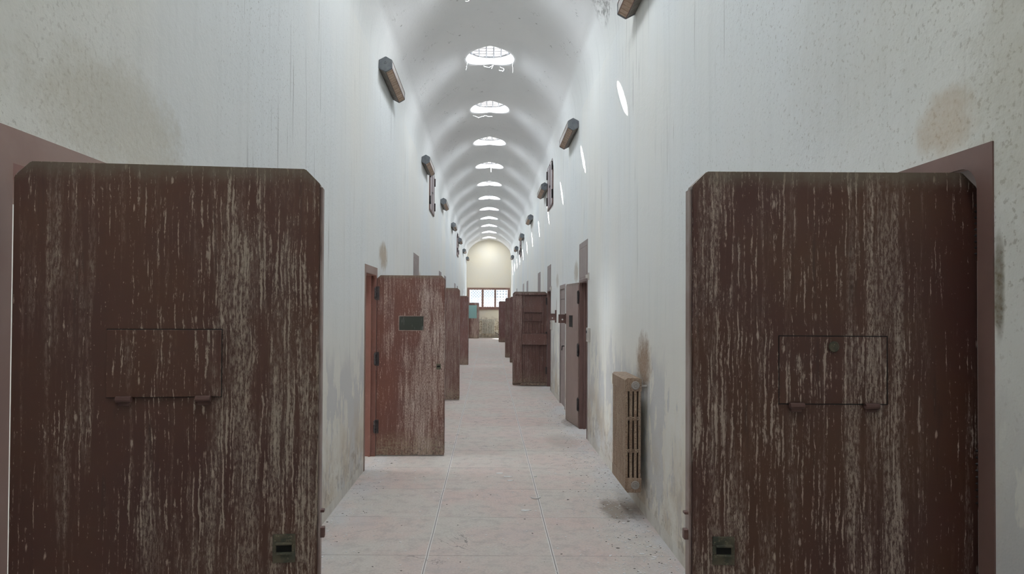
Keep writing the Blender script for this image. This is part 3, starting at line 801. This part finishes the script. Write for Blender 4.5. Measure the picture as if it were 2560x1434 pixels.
# ------------------------------------------------------------------ iron brackets and switch boxes on the right wall
r = empty('iron_bracket', (1.116, 9.86, 1.46))
MB().bbox(-.105, .0, -.004, .004, -.062, .062, .0015).build('plate', 'rust_iron', r)
MB().cyl((-.048, -.006, -.012), (-.048, .006, -.012), .013, 12).build('washer', 'flake', r)
MB().bbox(-.006, .004, -.004, .05, -.075, .075, .001).build('backplate', 'rust_iron', r)
tag(r, 'rusty square plate sticking out from the edge of the folded pale door', 'bracket', 'square iron plates by the doors')
r = empty('iron_bracket', (1.218, 12.25, 1.455))
MB().bbox(-.128, .0, -.004, .004, -.058, .062, .0015).build('plate', 'rust_iron', r)
MB().cyl((-.070, -.006, -.018), (-.070, .006, -.018), .013, 12).build('washer', 'flake', r)
MB().bbox(-.022, .0, -.012, .05, -.10, .125, .003).build('backplate', 'rust_iron', r)
tag(r, 'rusty square plate with wall backplate, before the ribbed cell door', 'bracket', 'square iron plates by the doors')
def switch(y, lab):
    r = empty('switch_box', (1.22, y, 1.29))
    MB().bbox(-.032, .0, -.065, .065, -.085, .085, .006).build('housing', 'plastic', r)
    f_ = MB(); f_.bbox(-.035, -.030, -.045, .045, -.060, .060, .001); f_.build('faceplate', 'pipe', r)
    k_ = MB(); k_.bbox(-.042, -.033, -.018, .018, .020, .050, .003); k_.build('button', 'iron', r)
    return tag(r, lab, 'switch box', 'white boxes beside the doorways')
switch(8.23, 'white plastic switch box at chest height beside the folded pale door')
switch(13.12, 'white switch box at the jamb of the ribbed brown door')
def contact(y, z, lab):
    r = empty('junction_box', (1.22, y, z))
    MB().bbox(-.030, .0, -.05, .05, -.022, .022, .004).build('housing', 'plastic', r)
    MB().bbox(-.018, .0, -.062, -.042, -.045, .045, .004).build('cover', 'plastic', r)
    return tag(r, lab, 'junction box', 'small junction boxes at the frame tops')
contact(8.32, 2.0, 'small off-white junction box at the frame corner above the switch box')
contact(13.28, 2.0, 'small off-white junction box at the frame top of the ribbed door')

# ------------------------------------------------------------------ wall lamps
def make_lamp():
    """axis along y, wall side at local x=0, body toward +x"""
    r = empty('wall_lamp'); L = 1.14; D = .15; Hh = .086; s_ = .045
    hexo = [(0, s_), (0, -s_), (D*.52, -Hh), (D, -s_), (D, s_), (D*.52, Hh)]
    def inset(k): return [(D*.5+(x-D*.5)*k, z*k) for x, z in hexo]
    hexi = inset(.955)
    body = MB(); body.poly_prism([hexi[5], hexi[0], hexi[1], hexi[2], (D*.45, -Hh*.55), (D*.45, Hh*.55)], 1, .02, L-.02); body.build('housing', 'housing', r)
    top = MB(); top.poly_prism([hexi[4], hexi[5], (D*.46, Hh*.55), (D*.72, .03)], 1, .02, L-.02); top.build('top_cover', 'housing', r)
    ls = MB(); ls.poly_prism([hexi[3], hexi[4], (D*.74, .028), (D*.74, -.028)], 1, .02, L-.02); ls.build('side_lens', 'lens_side', r)
    ln = MB(); a = Vector(hexi[2]); b = Vector(hexi[3]); n_ = 15
    nv = Vector(((b-a).y, -(b-a).x)).normalized()
    ln.poly_prism([hexi[2], hexi[3], (D*.73, -.030), (D*.47, -Hh*.55)], 1, .02, L-.02)
    for k in range(n_):
        y = .03+(L-.06)*(k+.5)/n_; p = a+(b-a)*.08; q = a+(b-a)*.92
        ln.cyl((p.x+nv.x*.001, y, p.y+nv.y*.001), (q.x+nv.x*.001, y, q.y+nv.y*.001), .0045, 6)
    ln.build('bottom_lens', 'lens', r)
    rim = MB()
    for p in (hexi[2], hexi[3], hexi[4]): rim.cyl((p[0], .02, p[1]), (p[0], L-.02, p[1]), .004, 6)
    rim.build('lens_rim', 'rust_iron', r)
    for (y0, y1, yo) in ((0, .03, -.004), (L-.03, L, L+.004)):
        c_ = MB(); c_.poly_prism(hexo, 1, y0, y1); bmesh.ops.recalc_face_normals(c_.b, faces=c_.b.faces[:])
        bmesh.ops.bevel(c_.b, geom=c_.b.edges[:], offset=.004, segments=2, affect='EDGES'); co = c_.build('end_cap', 'cap', r)
        k_ = MB(); k_.torus((D*.5, yo, .015), (0, 1, 0), .013, .003, 16, 6); k_.cyl((D*.5, yo-.003, .015), (D*.5, yo+.003, .015), .005, 8); k_.build('screw', 'cap', co)
    return r
lampL = make_lamp(); lampR = copy_tree(lampL)
NTH = ['nearest', 'second', 'third', 'fourth', 'fifth', 'sixth', 'farthest']
first = True
GL = 'hexagonal lamps along both walls'
for k in range(7):
    o = lampL if k == 0 else copy_tree(lampL)
    o.location = (-HW, 7.40+4.75*k, 4.268); o.rotation_euler = (0, 0, 0)
    tag(o, 'dirty grey hexagonal tube lamp high on the left wall, %s of the row' % NTH[k], 'lamp', GL)
def mirror_copy(o):
    for ch in [q for q in S.objects if q.parent == o]:
        ch.data = ch.data.copy(); me = ch.data
        for v in me.vertices: v.co.x = -v.co.x
        me.flip_normals(); mirror_copy(ch)
mirror_copy(lampR)
for k in range(7):
    o = lampR if k == 0 else copy_tree(lampR)
    o.location = (HW, 9.27-4.75+4.75*k + (.05 if k == 0 else 0), 4.13)
    tag(o, 'dirty grey hexagonal tube lamp high on the right wall, ' + ('only its lower end in view' if k == 0 else '%s of the row' % NTH[k]), 'lamp', GL)

# ------------------------------------------------------------------ iron shutters high on the walls
def shutter(side, y0, lab):
    r = empty('iron_shutter', (side*HW, y0, 3.60)); w, h = 1.08, .90
    def b_(x0, x1, *q, bev=.002): 
        m_ = MB(); m_.bbox(min(-side*x0, -side*x1), max(-side*x0, -side*x1), *q, bev); return m_
    f_ = MB()
    for q in ((0, w, 0, .035), (0, w, h-.035, h), (0, .035, .035, h-.035), (w-.035, w, .035, h-.035)):
        f_.merge(b_(0, .022, *q))
    f_.build('frame', 'rust_iron', r)
    for (a, c_) in ((.042, w/2-.012), (w/2+.012, w-.042)):
        lf = b_(0, .016, a, c_, .042, h-.042).build('shutter_leaf', 'shutter', r)
    b_(0, .024, w/2-.010, w/2+.010, .036, h-.036).build('middle_post', 'rust_iron', r)
    for z in (.20, h-.16):
        b_(.0, .045, w-.03, w+.01, z-.085, z+.085, bev=.004).build('hinge', 'iron', r)
        b_(.0, .038, .0, .03, z-.085, z+.085, bev=.004).build('hinge', 'iron', r)
    b_(.016, .034, w/2-.06, w/2+.04, h*.45, h*.49, bev=.003).build('latch', 'iron', r)
    return tag(r, lab, 'shutter', 'iron shutters high on both walls')
shutter(1, 12.92, 'two-leaf iron shutter high on the right wall, just past the first lamps')
shutter(1, 25.5, 'small far iron shutter high on the right wall')
shutter(-1, 13.75, 'two-leaf iron shutter high on the left wall beneath the second lamp')
shutter(-1, 25.6, 'small far iron shutter high on the left wall')

# ------------------------------------------------------------------ near radiator
r = empty('radiator', (1.045, 5.20, .205)); n_ = 9; Lr = .54; Dp = .125; Hr = .87; sp = Lr/n_
for k in range(n_):
    y0 = k*sp; s_ = MB(); th = sp*.965
    cols_ = 4; cw = Dp/cols_*.74; pitch = (Dp-cw)/(cols_-1)
    for c_ in range(cols_):
        x = c_*pitch; s_.bbox(x+(.003 if c_ == 0 else 0), x+cw-(.003 if c_ == cols_-1 else 0), y0+.003, y0+th, .05, Hr-.05, .006, 2)
    # top and bottom headers with chamfered outer corners
    for (za, zb, up) in ((0, .11, 0), (Hr-.10, Hr, 1)):
        if up: pts = [(0, za), (Dp, za), (Dp, zb-.012), (Dp-.012, zb), (.015, zb), (0, zb-.015)]
        else: pts = [(.018, za), (Dp-.012, za), (Dp, za+.012), (Dp, zb), (0, zb), (0, za+.022)]
        s_.poly_prism(pts, 1, y0, y0+th+.003)
    for z in (.315, .56):
        s_.box(.006, Dp-.006, y0+.006, y0+th-.004, z-.014, z+.014)
        for c_ in range(cols_-1): s_.torus((c_*pitch+cw/2+pitch/2, y0+.003, z), (0, 1, 0), .007, .004, 10, 5)
    for z in (.055, Hr-.052): s_.cyl((Dp*.62, y0+th-.002, z), (Dp*.62, y0+sp+.003, z), .022, 12)
    s_.build('section', 'radiator', r)
for z in (.058, Hr-.055):
    p_ = MB(); p_.torus((Dp*.62, -.004, z), (0, 1, 0), .026, .007, 28, 8); p_.cyl((Dp*.62, -.008, z), (Dp*.62, .004, z), .022, 20)
    p_.torus((Dp*.62, -.011, z), (0, 1, 0), .013, .004, 20, 6)
    p_.build('end_plug', 'pipe', r)
MB().tube([(Dp*.9, .03, Hr-.065), (.172, .03, Hr-.065)], .011, 10).build('wall_bracket', 'pipe', r)
MB().tube([(Dp*.9, Lr-.06, Hr-.065), (.172, Lr-.06, Hr-.065)], .011, 10).build('wall_bracket', 'pipe', r)
tag(r, 'stained brown cast-iron column radiator hung on the right wall', 'radiator')

# far radiator under the end window
r = empty('radiator', (-.40, YF-.16, .20))
for k in range(8):
    s_ = MB(); x = .04+k*.088; s_.bbox(x, x+.055, 0, .10, .03, .80, .012, 2); s_.bbox(x-.012, x+.075, .025, .075, .70, .76, .008); s_.bbox(x-.012, x+.075, .025, .075, .06, .12, .008)
    s_.build('section', 'radiator_white', r)
MB().tube([(-.12, .05, .80), (.80, .05, .80)], .014, 8).build('supply_pipe', 'pipe', r)
MB().tube([(.74, .05, .09), (.86, .05, .06), (.95, .05, -.02), (1.10, .05, -.06)], .016, 8).build('return_pipe', 'iron', r)
for x in (.10, .62): MB().tube([(x, .08, .5), (x, .158, .5)], .012, 8).build('wall_bracket', 'pipe', r)
tag(r, 'ivory column radiator on the cream end wall below the window', 'radiator')

# ------------------------------------------------------------------ cobwebs
def web(pts, r_, lab):
    mb = MB(); P_ = []
    for (a, b) in zip(pts, pts[1:]):
        a = Vector(a); b = Vector(b)
        for k in range(6):
            t = k/6; P_.append(a.lerp(b, t)+Vector((random.uniform(-1, 1), random.uniform(-1, 1), random.uniform(-1, 1)))*.006)
    P_.append(Vector(pts[-1])); mb.tube(P_, r_, 5)
    return tag(mb.build('cobweb', 'web'), lab, 'cobweb', 'cobweb threads under the skylights')
def vz(x): return vault_z(x)
web([(-.33, 10.15, 5.36), (-.345, 10.15, 5.25), (-.36, 10.15, 5.17)], .0035, 'white cobweb thread hanging off the left rim of the nearest skylight')
web([(.345, 10.2, 5.36), (.342, 10.2, 5.25), (.342, 10.2, 5.15)], .0035, 'white cobweb thread hanging off the right rim of the nearest skylight')
web([(-.10, 10.53, 5.37), (-.02, 10.53, 5.345), (.05, 10.53, 5.38), (.02, 10.53, 5.33)], .004, 'curled cobweb at the far rim of the nearest skylight')
web([(.16, 10.53, 5.36), (.22, 10.53, 5.33), (.20, 10.53, 5.29), (.14, 10.53, 5.31)], .0045, 'tangled cobweb tuft beside the curled one, nearest skylight')
web([(-.32, 13.1, 5.33), (-.22, 13.13, 5.30), (-.1, 13.14, 5.335), (.05, 13.14, 5.32)], .005, 'fringe of cobweb along the second skylight rim')
web([(-.27, 7.9, 5.37), (-.245, 7.9, 5.32), (-.235, 7.9, 5.25), (-.26, 7.9, 5.19), (-.29, 7.9, 5.185)], .0045, 'long curling cobweb thread on the vault nearest the camera')
web([(.04, 18.0, 5.41), (.04, 18.0, 5.22)], .008, 'short cobweb thread hanging below the fourth skylight')

# ------------------------------------------------------------------ flakes and crumbs on the floor
rng = random.Random(3)
def chips(name, mat, n, placer, smin, smax, lab, cat):
    mb = MB()
    for i in range(n):
        x, y = placer(); s0 = rng.uniform(smin, smax)*(1 if rng.random() < .93 else 1.8); k = rng.randint(4, 6); ph = rng.uniform(0, 6.3)
        pts = []
        for q in range(k):
            t = ph+2*PI*q/k; rr = s0*rng.uniform(.45, 1.0); pts.append((x+rr*math.cos(t)*1.2, y+rr*math.sin(t)))
        if any(abs(p[0]) > HW-.012 for p in pts): continue
        mb.poly_prism(pts, 2, .0003, .0012+s0*.12)
    o = mb.build(name, mat); return tag(o, lab, cat, kind='stuff')
def pf():
    y = 3.3+rng.random()**1.5*9
    if rng.random() < .62: x = HW-.02-abs(rng.gauss(0, .22))
    elif rng.random() < .45: x = -HW+.02+abs(rng.gauss(0, .15))
    else: x = rng.uniform(-HW, HW)
    return x, y
chips('paint_flakes', 'flake', 2600, pf, .0025, .0095, 'scattered white paint flakes on the floor, thickest along the right wall', 'debris')
chips('dirt_crumbs', 'crumb', 520, pf, .0025, .0075, 'small dark crumbs and grit scattered over the floor slabs', 'debris')
def big(x, y, s0, lab, n=6, z=.004):
    mb = MB(); rr = random.Random(int(x*100+y*10)); pts = []
    for q in range(n):
        t = 2*PI*q/n+rr.uniform(-.3, .3); q_ = s0*rr.uniform(.5, 1); pts.append((x+1.3*q_*math.cos(t), y+.8*q_*math.sin(t)))
    mb.poly_prism(pts, 2, .0005, z)
    return tag(mb.build('paint_chip', 'flake'), lab, 'paint chip', 'large white paint chips on the floor')
big(.185, 6.50, .045, 'largest white paint chip, in the middle of the floor', 5)
big(.205, 6.36, .030, 'pointed white paint chip just before the largest one')
big(.115, 6.63, .036, 'white paint chip just behind the largest one')
big(.30, 5.42, .038, 'white paint chip near the right-hand slab joint', 7)
big(.45, 6.52, .020, 'small white paint chip right of the largest one')
mb = MB(); c0 = Vector((.405, 5.80, .006)); mb.tube([c0+Vector((.04*math.cos(t), .055*math.sin(t), 0)) for t in [PI+.3+k*(PI*.9)/8 for k in range(9)]], .005, 6)
tag(mb.build('plaster_curl', 'flake'), 'curled strip of peeled paint lying on the right-hand slab joint', 'paint curl')

# ------------------------------------------------------------------ chalky surfaces: plain diffuse reflection
for k in ('wall_left', 'wall_right', 'vault', 'shaft', 'cell', 'cream', 'floor'):
    t_ = M[k].node_tree; pb = t_.nodes['Principled BSDF']; df = t_.nodes.new('ShaderNodeBsdfDiffuse'); df.inputs['Roughness'].default_value = .3
    for a_, b_ in (('Base Color', 'Color'), ('Normal', 'Normal')):
        if pb.inputs[a_].is_linked: t_.links.new(pb.inputs[a_].links[0].from_socket, df.inputs[b_])
        elif a_ == 'Base Color': df.inputs[b_].default_value = pb.inputs[a_].default_value
    t_.links.new(df.outputs[0], t_.nodes['Material Output'].inputs[0]); t_.nodes.remove(pb)
